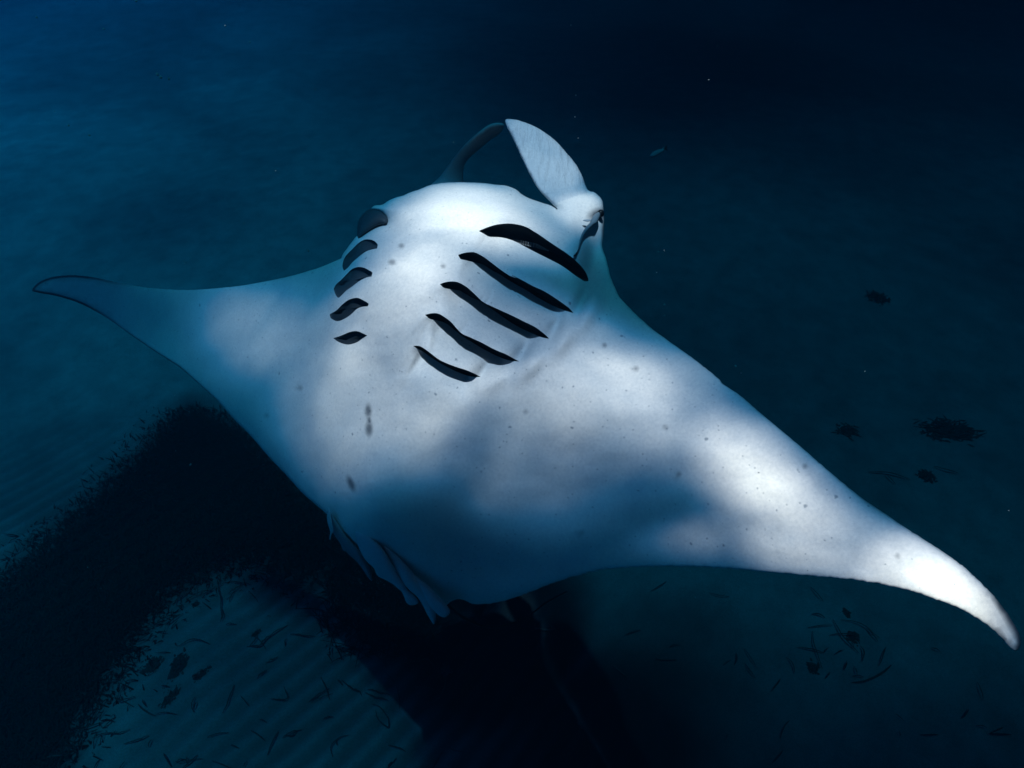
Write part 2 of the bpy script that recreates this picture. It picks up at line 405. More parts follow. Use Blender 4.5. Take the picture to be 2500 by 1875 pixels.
OUT = smooth_closed(outline, 6.0, corners=(c_chest, outline.index([p for p in outline if abs(p[0]-(750+1684*.36166)) < .01][0])))
# torn, scalloped trailing margin and slightly uneven leading margin
nr = np.roll(OUT, -1, 0)-np.roll(OUT, 1, 0); nr = np.c_[-nr[:, 1], nr[:, 0]]; nr /= np.hypot(*nr.T)[:, None]
for i, p in enumerate(OUT):
    a = .35
    if p[1] > 1375 and 1180 < p[0] < 2460: a = 1.3
    elif p[0] > 1500: a = .7
    OUT[i] += nr[i]*a*(noise.noise(Vector((p[0]*.09, p[1]*.09, 0)))*1.6 + (rng.random()-.5)*.8)
SPOTS = [(899, 1003, 8, 17, 0), (901, 1026, 5, 10, 0), (901, 1047, 9, 18, 0), (857, 1181, 8, 20, -22), (730, 945, 7, 6, 0), (1476, 843, 6, 6, 0), (1283, 1002, 5, 4, 0), (653, 1010, 3, 8, 0),
         (1416, 1303, 6, 6, 0), (1900, 1285, 5, 5, 0), (2194, 1360, 6, 6, 0), (980, 600, 7, 6, 0), (957, 640, 9, 7, 0), (1082, 650, 6, 5, 0), (1550, 900, 7, 6, 0), (1965, 1140, 7, 6, 0), (1628, 1045, 6, 6, 0), (1655, 1160, 6, 7, 0),
         (1462, 524, 26, 15, -12), (1477, 560, 8, 46, 4), (1400, 537, 0.1, 0.1, 0)]
def body_pigment(P, d):
    g = np.zeros(len(P))
    for (x, y, rx, ry, ang) in SPOTS:
        ca, sa = math.cos(math.radians(ang)), math.sin(math.radians(ang))
        dx, dy = P[:, 0]-x, P[:, 1]-y; r = np.hypot((dx*ca+dy*sa)/rx, (-dx*sa+dy*ca)/ry)
        amp = .95 if rx > 20 or ry > 30 else .62
        if x < 910 and y > 990: amp = .8
        g = np.maximum(g, amp*np.clip(1.5-r*1.1, 0, 1))
    lt = np.clip((330-P[:, 0])/120, 0, 1)*np.clip(1-(d-4)/4.5, 0, 1)          # dark rim at the far wing tip
    lt2 = .55*np.clip((640-P[:, 0])/200, 0, 1)*(P[:, 1] > 720)*np.clip(1-d/5, 0, 1)
    rt = np.clip((P[:, 0]-2400)/40, 0, 1)*np.clip((P[:, 0]-P[:, 1]-880)/20, 0, 1)*np.clip(1-(d-6)/6, 0, 1)
    return np.maximum.reduce([g, lt, lt2, rt])

root = empty('manta_ray', tuple(world([(1100, 900)], [2.9*S_])[0]))
tag(root, 'huge pale-bellied manta ray rolling belly up with wings spread wide', 'manta ray')
body = solid('body', OUT, body_depth, body_thick, body_round, [M_BELLY, M_BACK], root, step=11,
             regions=[(835, 1500, 480, 960, 5.0), (840, 935, 965, 1215, 5.0), (1225, 1500, 280, 480, 5.0)], holes=[s['poly'] for s in SL], pigment=body_pigment, ventral_share=.45)

def split_part(src, name, sel, mats):
    me = src.data; nv = len(me.vertices); nrm_ = np.zeros(nv*3, np.float32); me.vertices.foreach_get('normal', nrm_); nrm_ = nrm_.reshape(-1, 3)
    co = np.zeros(nv*3); me.vertices.foreach_get('co', co); co = co.reshape(-1, 3)
    nf = len(me.polygons); F = np.zeros(nf*3, int); me.polygons.foreach_get('vertices', F); F = F.reshape(-1, 3)
    mi = np.zeros(nf, np.int32); me.polygons.foreach_get('material_index', mi)
    at = {}
    for k in ('pigment', 'edge'):
        v = np.zeros(nv, np.float32); me.attributes[k].data.foreach_get('value', v); at[k] = v
    msk = sel(co[F].mean(1)); res = []; sn = src.name
    for mk, nm, mt in ((~msk, sn, list(me.materials)), (msk, name, mats)):
        f = F[mk]; used = np.unique(f); rm = -np.ones(nv, int); rm[used] = np.arange(len(used))
        if nm == sn: bpy.data.objects.remove(src)
        o = link_mesh(nm, co[used], rm[f], mt, root, fm=mi[mk], attrs={k: v[used] for k, v in at.items()})
        o.data.normals_split_custom_set_from_vertices([tuple(v) for v in nrm_[used]]); res.append(o)
    return res
def in_lobe(c):
    r = c-CAM; dd = r@FWD; P = np.c_[1250+r[:, 0]/dd*FPX, 937.5-(r@UP)/dd*FPX]; a, b = LINE; t = b-a; nn = np.array([t[1], -t[0]])/np.hypot(*t)
    return (((P-a)@nn) > 14)& on_lobe(P)
body, lobe = split_part(body, 'cephalic_lobe', in_lobe, [M_LOBE, M_BACK]); lobe['label'] = 'pale upright cephalic lobe with fine wrinkles'
def cavity(poly, mat, deep, name='gill_slit'):
    n = len(poly); c = poly.mean(0); V = []; rings = [(1.0, .0015), (1.0, deep*.35), (.86, deep*.8), (.45, deep), ]
    d, _ = poly_dist(poly, OUT); th = body_thick(poly)
    R = body_round(poly); prof = np.sqrt(np.clip(1-(1-np.clip(d/R, 0, 1))**2, 0, 1))
    D0 = body_depth(poly) + (th-th*prof)*.45
    for s, dd in rings:
        P = c + (poly-c)*s; V.append(world(P, D0*(1 if s > .9 else .5) + (0 if s > .9 else .5)*D0.mean() + dd))
    V.append(world([c], [D0.mean()+deep])); V = np.vstack(V); F = []
    for r in range(len(rings)-1):
        for i in range(n): F.append((r*n+i, r*n+(i+1) % n, (r+1)*n+(i+1) % n, (r+1)*n+i))
    b = (len(rings)-1)*n
    for i in range(n): F.append((b+i, b+(i+1) % n, len(rings)*n))
    return link_mesh(name, V, F, [mat], root)
for i_, s in enumerate(SL):
    cavity(s['poly'], M_GILL if s['right'] or i_ > 6 else M_GILL_PALE, .07 if s['right'] else .022)
# first left gill opening bulges out past the outline of the head
L1 = smooth_closed(ZA([(428,490),(425,400),(432,300),(460,230),(510,175),(560,145),(600,138),(650,150),(710,180),(765,240),(772,280),(752,312),(700,318),(630,345),(550,395),(480,450)]), 5)
solid('gill_slit', L1, lambda P: base_depth(P)-.01, lambda P: np.full(len(P), .12), lambda P: np.full(len(P), 34.), [M_GILL_PALE], root, step=6, rim=(2.5,))
# comb of gill rakers inside the first right slit
V = []; F = []
comb = smooth_open(ZD([(645,320),(760,350),(900,385),(1030,415),(1130,455),(1230,495)]), 5)
for k in range(len(comb)):
    x, y = comb[k]; hh = 4.6*math.sin(math.pi*(k+1.5)/(len(comb)+2))+1
    D0 = float(body_depth(np.array([[x, y]]))[0])+.022
    q = world([(x-.7, y-hh), (x+.7, y-hh), (x+1.5, y+hh), (x+.1, y+hh)], [D0, D0, D0+.012, D0+.012]); q2 = world([(x-.7, y-hh), (x+.7, y-hh), (x+1.5, y+hh), (x+.1, y+hh)], [D0+.01]*4)
    b = len(V); V += list(q)+list(q2); F += [(b, b+3, b+2, b+1), (b+4, b+5, b+6, b+7), (b, b+1, b+5, b+4), (b+1, b+2, b+6, b+5), (b+2, b+3, b+7, b+6), (b+3, b, b+4, b+7)]
link_mesh('gill_rakers', V, F, [M_RAKER], root, smooth=False)

# cephalic lobes
lobe2 = smooth_closed(Z1([(835,562),(890,508),(950,428),(1000,358),(1050,298),(1110,240),(1170,190),(1230,150),(1290,137),(1330,150),(1318,185),(1290,218),(1240,252),(1180,302),(1120,352),(1080,392),(1060,430),(1052,480),(1050,580),(980,620),(880,610)]), 6)
l2d = TPS([(1060,450),(1120,470),(1110,390),(1145,400),(1170,330),(1190,350),(1230,300),(1220,325)], [2.78,2.80,2.83,2.90,2.86,2.94,2.88,2.93])
lb = solid('cephalic_lobe', lobe2, l2d, lambda P: np.full(len(P), .05), lambda P: np.full(len(P), 24.), [M_LOBE_DARK, M_BACK], root, step=6, rim=(2.5,))
lb['label'] = 'dark curled cephalic lobe seen from behind'
# mouth lining behind the lower jaw, between the lobes
# eye
ev = world([(1466, 521)], [float(body_depth(np.array([[1440., 525.]]))[0])+.02])[0]
bm = bmesh.new(); bmesh.ops.create_uvsphere(bm, u_segments=16, v_segments=10, radius=.016)
me = bpy.data.meshes.new('eye'); bm.to_mesh(me); bm.free()
for p in me.polygons: p.use_smooth = True
M_EYE, n_, b_ = new_mat('eye'); b_.inputs['Base Color'].default_value = (.008, .01, .012, 1); b_.inputs['Roughness'].default_value = .15
me.materials.append(M_EYE); eo = bpy.data.objects.new('eye', me); COL.objects.link(eo); eo.parent = root; eo.location = Vector(ev)-root.location

def flat(x): return lambda P: np.full(len(P), x)
def bd(off): return lambda P: base_depth(P)+off
# pelvic fins, claspers, tail
pf1 = smooth_closed(ZE([(545,400),(590,382),(640,385),(740,440),(810,520),(870,580),(950,690),(1040,860),(1110,975),(1190,1080),(1180,1140),(1130,1150),(1040,1075),(950,1022),(850,972),(818,930),(790,865),(700,780),(640,690),(600,600),(565,500)]), 5)
pf_t = TPS([(865,1295),(905,1325),(900,1370),(960,1400),(990,1440)], [0, -.045, -.01, -.03, -.01])
solid('pelvic_fin', pf1, lambda P: base_depth(P)+.012-.05*np.clip((P[:, 1]-1300)/80, 0, 1)+.3*pf_t(P), flat(.06), flat(24.), [M_FIN], root, step=6, rim=(2.5,))
cl1 = smooth_closed(ZE([(1080,1000),(1150,1050),(1230,1150),(1300,1210),(1358,1290),(1330,1325),(1260,1337),(1205,1305),(1175,1230),(1135,1150),(1080,1090)]), 5)
solid('clasper', cl1, lambda P: base_depth(P)-.03+.03*np.clip((1450-P[:, 1])/40, 0, 1), flat(.035), flat(11.), [M_FIN], root, step=5, rim=(2.,))
pf2 = smooth_closed(ZE([(900,560),(980,620),(1060,680),(1160,780),(1270,900),(1340,1010),(1440,1120),(1520,1260),(1570,1400),(1578,1470),(1563,1570),(1548,1580),(1520,1540),(1460,1440),(1400,1320),(1340,1230),(1250,1150),(1180,1075),(1100,950),(1030,820),(960,700)]), 5)
solid('pelvic_fin', pf2, lambda P: base_depth(P)+.015-.065*np.clip((P[:, 1]-1330)/90, 0, 1), flat(.06), flat(22.), [M_FIN], root, step=6, rim=(2.5,))
cl2 = smooth_closed(ZE([(1300,960),(1390,1010),(1480,1080),(1600,1215),(1700,1320),(1755,1405),(1742,1455),(1690,1490),(1630,1475),(1570,1425),(1500,1340),(1420,1220),(1320,1080)]), 5)
solid('clasper', cl2, lambda P: base_depth(P)-.03-.04*np.clip((P[:, 1]-1410)/60, 0, 1), flat(.05), flat(13.), [M_FIN], root, step=5, rim=(2.,))
tp = smooth_open([(1030,1418),(1060,1440),(1100,1486),(1145,1515),(1190,1530),(1240,1525),(1290,1503),(1335,1470),(1385,1443)], 5)
td = np.linspace(2.70, 3.05, len(tp)); td[:8] = np.linspace(2.745, 2.74, 8)
tube('tail', world(tp, td), np.linspace(.010, .0025, len(tp)), M_BACK, root)

# ------------------------------------------------------------------ remoras
def remora(label, outl, fin, depth, t, rp, spots, fin_depth, mat=M_REM):
    c = np.mean(outl, 0); r = empty('remora', tuple(world([c], [float(depth(np.array([c]))[0])])[0]))
    tag(r, label, 'fish', 'remoras clinging to the manta ray')
    def pg(P, d):
        g = np.zeros(len(P))
        for (x, y, rad) in spots: g = np.maximum(g, np.clip(1.4-np.hypot(P[:, 0]-x, P[:, 1]-y)/rad, 0, 1))
        return g
    solid('body', smooth_closed(outl, 3), depth, flat(t), flat(rp), [mat, M_BACK], r, step=4, rim=(1.5,), pigment=pg)
    solid('pectoral_fin', smooth_closed(fin, 3), fin_depth, flat(.008), flat(3.), [M_REM_FIN if mat is M_REM else mat], r, step=3.5, rim=(1.,))
    return r
r1 = ZC([(1015,645),(960,665),(905,715),(858,790),(828,860),(760,930),(700,1020),(650,1130),(620,1230),(600,1330),(578,1430),(545,1470),(492,1535),(530,1552),(572,1510),(592,1440),(622,1380),(655,1270),(700,1150),(755,1060),(830,975),(905,905),(975,860),(1025,760),(1042,690)])
f1 = ZC([(685,810),(760,793),(850,797),(875,815),(830,832),(760,838)])
remora('small slender remora with a dark tail tip hanging from the eye corner', r1, f1, bd(-.055), .035, 5., [tuple(ZC([(520,1525)])[0])+(7,), tuple(ZC([(560,1470)])[0])+(7,)], bd(-.05))
r2 = ZE([(235,140),(265,170),(300,235),(370,340),(440,450),(520,540),(590,615),(650,710),(710,810),(755,900),(775,1020),(745,1015),(690,945),(640,865),(560,770),(480,700),(435,655),(400,640),(365,555),(300,460),(270,400),(240,300),(225,200)])
f2 = ZE([(196,200),(215,108),(237,150),(262,280),(278,400),(258,440),(240,512),(228,500),(236,400),(205,290)])
remora('larger dark remora with a pale upright fin beside the tail root', r2, f2, bd(.03), .07, 12., [], bd(-.01))

# ------------------------------------------------------------------ unseen water surface, tinted in patches to shape sun and sky light
WZ = 9.0
def up_to_surface(px, d):
    p = world([px], [d*S_])[0]; t = (WZ-p[2])/SUND[2]; return p+SUND*t
m, n, b = new_mat('water_surface_gobo'); L = n.links.new
n.nodes.remove(b); out = n.nodes['Material Output']
geo = N(n, 'ShaderNodeNewGeometry').outputs['Position']
wn = N(n, 'ShaderNodeTexNoise', Scale=1.6, Detail=3.0); L(geo, wn.inputs['Vector'])
ad = n.nodes.new('ShaderNodeVectorMath'); ad.operation = 'MULTIPLY_ADD'; L(wn.outputs[1], ad.inputs[0]); ad.inputs[1].default_value = (.22, .14, 0); L(geo, ad.inputs[2])
off = n.nodes.new('ShaderNodeVectorMath'); off.operation = 'SUBTRACT'; L(ad.outputs[0], off.inputs[0]); off.inputs[1].default_value = (.11, .07, 0)
pos = off.outputs[0]
def blob(c, rx, ry, ang, inner=.2):
    mp = N(n, 'ShaderNodeMapping', vector_type='TEXTURE'); mp.inputs['Location'].default_value = (c[0], c[1], WZ)
    mp.inputs['Rotation'].default_value = (0, 0, math.radians(ang)); mp.inputs['Scale'].default_value = (rx, ry, 1)
    L(pos, mp.inputs[0]); ln = n.nodes.new('ShaderNodeVectorMath'); ln.operation = 'LENGTH'; L(mp.outputs[0], ln.inputs[0])
    mr = N(n, 'ShaderNodeMapRange', interpolation_type='SMOOTHSTEP'); L(ln.outputs['Value'], mr.inputs[0])
    mr.inputs[1].default_value = inner; mr.inputs[2].default_value = 1.0; mr.inputs[3].default_value = 1; mr.inputs[4].default_value = 0
    return mr.outputs[0]
rmp = N(n, 'ShaderNodeMapping'); rmp.inputs['Scale'].default_value = (1.9, 4.2, 1); rmp.inputs['Rotation'].default_value = (0, 0, .25); L(geo, rmp.inputs[0])
rip = N(n, 'ShaderNodeTexNoise', Scale=1.0, Detail=3.0, Roughness=.5, Distortion=.5); L(rmp.outputs[0], rip.inputs['Vector'])
rp = ramp(n, rip.outputs[0], [(.36, (.80,)*3), (.5, (.91,)*3), (.64, (1.02,)*3)]).outputs[0]
far = N(n, 'ShaderNodeTexNoise', Scale=.09, Detail=2.0, Distortion=.3); L(geo, far.inputs['Vector'])
fp = ramp(n, far.outputs[0], [(.36, (.6,)*3), (.64, (1,)*3)]).outputs[0]
sxyz = N(n, 'ShaderNodeSeparateXYZ'); L(geo, sxyz.inputs[0])
side = N(n, 'ShaderNodeMapRange', interpolation_type='SMOOTHSTEP'); L(sxyz.outputs[0], side.inputs[0])   # tint painted darker towards the right to dim the light there
side.inputs[1].default_value = -10; side.inputs[2].default_value = 3; side.inputs[3].default_value = 1.0; side.inputs[4].default_value = .24
fp = math_(n, 'MULTIPLY', fp, side.outputs[0])
sd2 = N(n, 'ShaderNodeMapRange', interpolation_type='SMOOTHSTEP'); L(sxyz.outputs[0], sd2.inputs[0])
sd2.inputs[1].default_value = -24; sd2.inputs[2].default_value = -6; sd2.inputs[3].default_value = 3.4; sd2.inputs[4].default_value = 1  # tint painted brighter far to the left
fp = math_(n, 'MULTIPLY', fp, sd2.outputs[0])
for (c_, rx, ry, ang, amp) in [((4, 18), 12, 10, 0, .9), ((17, 28), 14, 14, 0, .5), ((3.6, -.9), 5.5, 2.7, 0, .88), ((0.2, 0.1), 1.8, 1.3, 0, .6), ((-6.3, -.4), 2.6, 2.2, 0, .8), ((-7, 9.6), 2.8, 2.2, 0, .35), ((-2.4, .9), 3.2, 2.2, 0, .6), ((4, 5), 5, 4, 0, .35), ((-5.5, 3.2), 3.2, 2.0, 20, .45)]:  # ovals of darker tint that dim parts of the floor
    fp = math_(n, 'MULTIPLY', fp, math_(n, 'SUBTRACT', 1.0, math_(n, 'MULTIPLY', blob((c_[0], c_[1]+.96), rx, ry, ang, .15), amp)))
# bright and dark patches painted into the tint, aimed at the animal
def surf_xy(px): return up_to_surface(px, float(base_depth(np.array([px], float))[0])/S_)[:2]
def aimed_patch(px, rx, ry, ang, inner=.15):
    """a patch of the surface whose light lands on the animal around px, rx by ry wide there"""
    c_ = surf_xy(px); h_ = 30.0; x, y = px
    J = np.c_[(surf_xy((x+h_, y))-surf_xy((x-h_, y)))/(2*h_), (surf_xy((x, y+h_))-surf_xy((x, y-h_)))/(2*h_)]
    a = math.radians(ang); R_ = np.array([[math.cos(a)/rx, math.sin(a)/rx], [-math.sin(a)/ry, math.cos(a)/ry]]); Mx = R_@np.linalg.inv(J)
    sb = n.nodes.new('ShaderNodeVectorMath'); sb.operation = 'SUBTRACT'; L(pos, sb.inputs[0]); sb.inputs[1].default_value = (c_[0], c_[1], 0)
    sq = []
    for row in Mx:
        dt = n.nodes.new('ShaderNodeVectorMath'); dt.operation = 'DOT_PRODUCT'; L(sb.outputs[0], dt.inputs[0]); dt.inputs[1].default_value = (row[0], row[1], 0)
        sq.append(math_(n, 'MULTIPLY', dt.outputs['Value'], dt.outputs['Value']))
    ln = math_(n, 'SQRT', math_(n, 'ADD', sq[0], sq[1]))
    mr = N(n, 'ShaderNodeMapRange', interpolation_type='SMOOTHSTEP'); L(ln, mr.inputs[0])
    mr.inputs[1].default_value = inner; mr.inputs[2].default_value = 1.0; mr.inputs[3].default_value = 1; mr.inputs[4].default_value = 0
    return mr.outputs[0]
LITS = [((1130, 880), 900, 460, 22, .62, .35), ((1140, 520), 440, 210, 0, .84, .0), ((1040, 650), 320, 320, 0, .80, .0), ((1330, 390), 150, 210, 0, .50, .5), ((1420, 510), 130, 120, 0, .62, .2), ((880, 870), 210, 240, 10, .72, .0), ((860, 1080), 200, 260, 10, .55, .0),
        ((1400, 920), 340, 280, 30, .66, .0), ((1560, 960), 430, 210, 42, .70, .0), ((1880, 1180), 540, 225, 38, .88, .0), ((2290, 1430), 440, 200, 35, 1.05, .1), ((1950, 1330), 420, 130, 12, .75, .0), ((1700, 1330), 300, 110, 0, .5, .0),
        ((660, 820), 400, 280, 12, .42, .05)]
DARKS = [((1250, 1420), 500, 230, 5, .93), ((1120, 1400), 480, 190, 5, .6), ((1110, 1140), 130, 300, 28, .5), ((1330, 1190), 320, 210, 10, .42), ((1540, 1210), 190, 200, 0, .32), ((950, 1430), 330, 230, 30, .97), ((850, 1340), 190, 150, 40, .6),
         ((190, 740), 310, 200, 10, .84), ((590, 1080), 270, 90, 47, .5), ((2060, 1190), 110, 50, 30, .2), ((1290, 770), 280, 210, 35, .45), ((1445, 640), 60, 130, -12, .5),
         ((1530, 1570), 430, 150, 0, .98), ((2050, 1570), 400, 130, 8, .97), ((1150, 1590), 560, 157, 0, .98), ((1070, 325), 230, 112, 0, .88), ((1822, 780), 420, 158, 40, .97), ((2246, 1125), 420, 158, 38, .97), ((2585, 1410), 260, 140, 60, .97), ((1665, 650), 260, 140, 52, .97)]  # the later ones stop light spilling past the animal's edges
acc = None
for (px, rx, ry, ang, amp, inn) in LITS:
    k = math_(n, 'MULTIPLY', aimed_patch(px, rx, ry, ang, inn), amp)
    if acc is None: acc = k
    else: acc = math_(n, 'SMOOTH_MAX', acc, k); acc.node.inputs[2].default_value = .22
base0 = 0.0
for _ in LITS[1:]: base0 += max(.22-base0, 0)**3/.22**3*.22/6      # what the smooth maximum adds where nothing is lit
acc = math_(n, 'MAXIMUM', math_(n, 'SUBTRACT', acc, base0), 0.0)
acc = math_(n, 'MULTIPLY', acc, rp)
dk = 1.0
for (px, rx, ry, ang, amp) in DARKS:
    dk = math_(n, 'MULTIPLY', dk, math_(n, 'SUBTRACT', 1.0, math_(n, 'MULTIPLY', aimed_patch(px, rx, ry, ang, .72 if amp > .965 and ry < 160 else .15), amp)))
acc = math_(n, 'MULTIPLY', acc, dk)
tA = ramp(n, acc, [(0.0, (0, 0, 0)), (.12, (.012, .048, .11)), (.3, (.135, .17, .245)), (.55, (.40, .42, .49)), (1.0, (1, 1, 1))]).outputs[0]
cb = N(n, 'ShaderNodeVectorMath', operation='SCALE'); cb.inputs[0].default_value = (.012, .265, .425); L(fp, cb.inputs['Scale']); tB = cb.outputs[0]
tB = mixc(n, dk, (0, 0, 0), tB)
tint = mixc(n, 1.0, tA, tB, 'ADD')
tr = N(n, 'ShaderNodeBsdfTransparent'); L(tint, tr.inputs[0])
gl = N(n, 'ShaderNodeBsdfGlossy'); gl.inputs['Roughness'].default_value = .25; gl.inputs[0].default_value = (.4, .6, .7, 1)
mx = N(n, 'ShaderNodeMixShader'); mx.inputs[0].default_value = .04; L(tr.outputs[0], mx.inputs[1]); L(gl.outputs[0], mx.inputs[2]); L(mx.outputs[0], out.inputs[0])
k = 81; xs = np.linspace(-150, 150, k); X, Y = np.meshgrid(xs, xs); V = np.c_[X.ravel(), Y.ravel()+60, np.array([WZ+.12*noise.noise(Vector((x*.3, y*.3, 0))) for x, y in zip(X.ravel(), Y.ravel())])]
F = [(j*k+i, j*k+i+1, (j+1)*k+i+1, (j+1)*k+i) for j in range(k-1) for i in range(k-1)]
tag(link_mesh('water_surface_gobo', V, F, [m]), kind='structure')

# ------------------------------------------------------------------ seabed
band = [(455,985),(560,1060),(700,1190),(800,1290),(860,1350),(760,1380),(640,1330),(560,1340),(450,1400),(370,1440),(330,1520),(260,1600),(210,1680),(150,1760),(110,1875),(60,1990),(-400,2050),(-350,1600),(-40,1480),(0,1440),(90,1360),(200,1260),(300,1170),(380,1090)]
def axis_coords(lo, hi, a, b, fine, grow=1.12):
    c = list(np.arange(a, b+1e-6, fine)); s = fine; x = b
    while x < hi: s = min(s*grow, 6); x += s; c.append(x)
    s = fine; x = a; pre = []
    while x > lo: s = min(s*grow, 6); x -= s; pre.append(x)
    return np.array(pre[::-1]+c)
gx = axis_coords(-150, 150, -7, 8, .045); gy = axis_coords(-20, 200, .5, 12, .045)
X, Y = np.meshgrid(gx, gy)
RA = math.radians(138)            # direction across the ripple crests
U = X*math.cos(RA)+Y*math.sin(RA); W = -X*math.sin(RA)+Y*math.cos(RA)
wob = np.array([noise.noise(Vector((x*.45, y*.45, 1.)))*.16+noise.noise(Vector((x*1.7, y*1.7, 4.)))*.035 for x, y in zip(X.ravel(), Y.ravel())]).reshape(X.shape)
amp = np.array([noise.noise(Vector((x*.25, y*.25, 9.))) for x, y in zip(X.ravel(), Y.ravel())]).reshape(X.shape)
ph = (U+wob)/.21*2*math.pi
rip_h = .028*np.clip(.75+.9*amp, .1, 1.2)*(np.sin(ph)+.25*np.sin(2*ph+.6))
fade = np.clip((6.2-Y)/2.5, .05, 1)*np.clip((2.5-X)/1.5, .12, 1)*np.clip((14-np.hypot(X, Y-5))/4, 0, 1)
und = np.array([noise.noise(Vector((x*.12, y*.12, 5.)))*.22+noise.noise(Vector((x*.5, y*.5, 2.)))*.03 for x, y in zip(X.ravel(), Y.ravel())]).reshape(X.shape)
Zf = rip_h*fade+und-.1
bandw = floor_pt(band)[:, :2]
near = (Y.ravel() < 9) & (np.abs(X.ravel()) < 9); XY = np.c_[X.ravel(), Y.ravel()]; meadow_and_shade = np.zeros(len(XY)); wq = wob.ravel()[near]
Q = XY[near]; dq, _ = poly_dist(Q, bandw); sg = np.where(inside(Q, bandw), dq, -dq)
mt = np.clip((sg+.62+wq*1.4)/.85, 0, 1)
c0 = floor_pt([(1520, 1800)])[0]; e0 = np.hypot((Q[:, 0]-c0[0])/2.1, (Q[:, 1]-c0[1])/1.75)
mt = np.maximum(mt, np.clip((1.05-e0+wq*2.2)/.7, 0, 1)*.9)  # oval of manta shade painted into the sand colour
c1 = floor_pt([(1215, 1530)])[0]; e1 = np.hypot((Q[:, 0]-c1[0])/1.5, (Q[:, 1]-c1[1])/1.5); mt = np.maximum(mt, np.clip((1.0-e1+wq)/.5, 0, 1)*1.0)  # second painted shade oval, covers stray light below the tail
meadow_and_shade[near] = mt*mt*(3-2*mt)
def ground_z(x, y):
    i = min(max(np.searchsorted(gx, x)-1, 0), len(gx)-2); j = min(max(np.searchsorted(gy, y)-1, 0), len(gy)-2)
    return Zf[j, i]
nx, ny = len(gx), len(gy)
V = np.c_[X.ravel(), Y.ravel(), Zf.ravel()]
I = (np.arange(ny-1)[:, None]*nx+np.arange(nx-1)[None]).ravel()
F = np.c_[I, I+1, I+1+nx, I+nx]
m, n, b = new_mat('sand'); L = n.links.new
geo = N(n, 'ShaderNodeNewGeometry').outputs['Position']
a1 = N(n, 'ShaderNodeTexNoise', Scale=.16, Detail=5.0, Distortion=.9); L(geo, a1.inputs['Vector'])
a2 = N(n, 'ShaderNodeTexNoise', Scale=2.2, Detail=6.0, Roughness=.65); L(geo, a2.inputs['Vector'])
a3 = N(n, 'ShaderNodeTexNoise', Scale=60.0, Detail=3.0); L(geo, a3.inputs['Vector'])
c = ramp(n, a2.outputs[0], [(.3, (.20, .21, .20)), (.7, (.32, .33, .31))]).outputs[0]
c = mixc(n, 1.0, c, ramp(n, a3.outputs[0], [(.3, (.75,)*3), (.7, (1,)*3)]).outputs[0], 'MULTIPLY')
mask = ramp(n, a1.outputs[0], [(.44, (1,)*3), (.62, (.72, .74, .75))]).outputs[0]
c = mixc(n, 1.0, c, mask, 'MULTIPLY')
ta = N(n, 'ShaderNodeAttribute', attribute_name='trough'); c = mixc(n, math_(n, 'MULTIPLY', ta.outputs['Fac'], .6), c, (.07, .075, .07))   # sand colour gets darker towards the ripple troughs
tb = N(n, 'ShaderNodeAttribute', attribute_name='mat'); c = mixc(n, tb.outputs['Fac'], c, (.014, .018, .018))   # dark ground under the meadow, plus painted shade below the manta
L(c, b.inputs['Base Color']); b.inputs['Roughness'].default_value = .95; b.inputs['Specular IOR Level'].default_value = .1
bp = N(n, 'ShaderNodeBump', Strength=.4, Distance=.01); L(a3.outputs[0], bp.inputs['Height']); L(bp.outputs[0], b.inputs['Normal'])
tag(link_mesh('seabed', V, F, [m], attrs={'trough': (np.clip(.5-.5*np.sin(ph), 0, 1)*np.clip(.7+amp, .2, 1)*fade).ravel(), 'mat': meadow_and_shade}), kind='structure')

# ------------------------------------------------------------------ seagrass
M_GRASS, n, b = new_mat('seagrass'); b.inputs['Base Color'].default_value = (.012, .018, .014, 1); b.inputs['Roughness'].default_value = .8; b.inputs['Specular IOR Level'].default_value = .1
M_LITTER, n, b = new_mat('litter'); b.inputs['Base Color'].default_value = (.035, .042, .035, 1); b.inputs['Roughness'].default_value = .8
def meadow(poly_px, count, hmin, hmax, spread=.25):
    W_ = floor_pt(poly_px)[:, :2]; lo, hi = W_.min(0), W_.max(0); V = []; F = []; k = 0
    d_all = []
    while k < count:
        Q = lo+(hi-lo)*rng.random((4000, 2)); Q = Q + 0
        J = Q + rng.normal(0, spread, Q.shape); ok = inside(J, W_)
        for q in Q[ok][:count-k]:
            k += 1; a = rng.random()*6.283; h = hmin+(hmax-hmin)*rng.random(); lean = rng.random()*.9+.25; wd = .004+.004*rng.random()
            dx, dy = math.cos(a), math.sin(a); px_, py_ = -dy*wd, dx*wd; z0 = ground_z(q[0], q[1])-.01
            b0 = len(V); 
            for (t, zz, s) in ((0, 0, 1), (.35*lean, .6, .9), (lean, .95, .35)):
                cx, cy_ = q[0]+dx*t*h, q[1]+dy*t*h; V.append((cx-px_*s, cy_-py_*s, z0+zz*h*.55)); V.append((cx+px_*s, cy_+py_*s, z0+zz*h*.55))
            F += [(b0, b0+1, b0+3, b0+2), (b0+2, b0+3, b0+5, b0+4)]
    return V, F
V, F = meadow(band, 50000, .05, .15, .22)
tag(link_mesh('seagrass_meadow', V, F, [M_GRASS], smooth=False), 'dense near-black seagrass meadow running diagonally across the sand at lower left', 'seagrass', kind='stuff')
V, F = meadow([(820,1340),(1000,1420),(1080,1520),(1050,1600),(960,1560),(880,1500),(800,1430)], 1800, .12, .35, .3)
tag(link_mesh('seagrass_patch', V, F, [M_GRASS], smooth=False), 'sparse dark seagrass tangle on the sand below the tail', 'seagrass', kind='stuff')

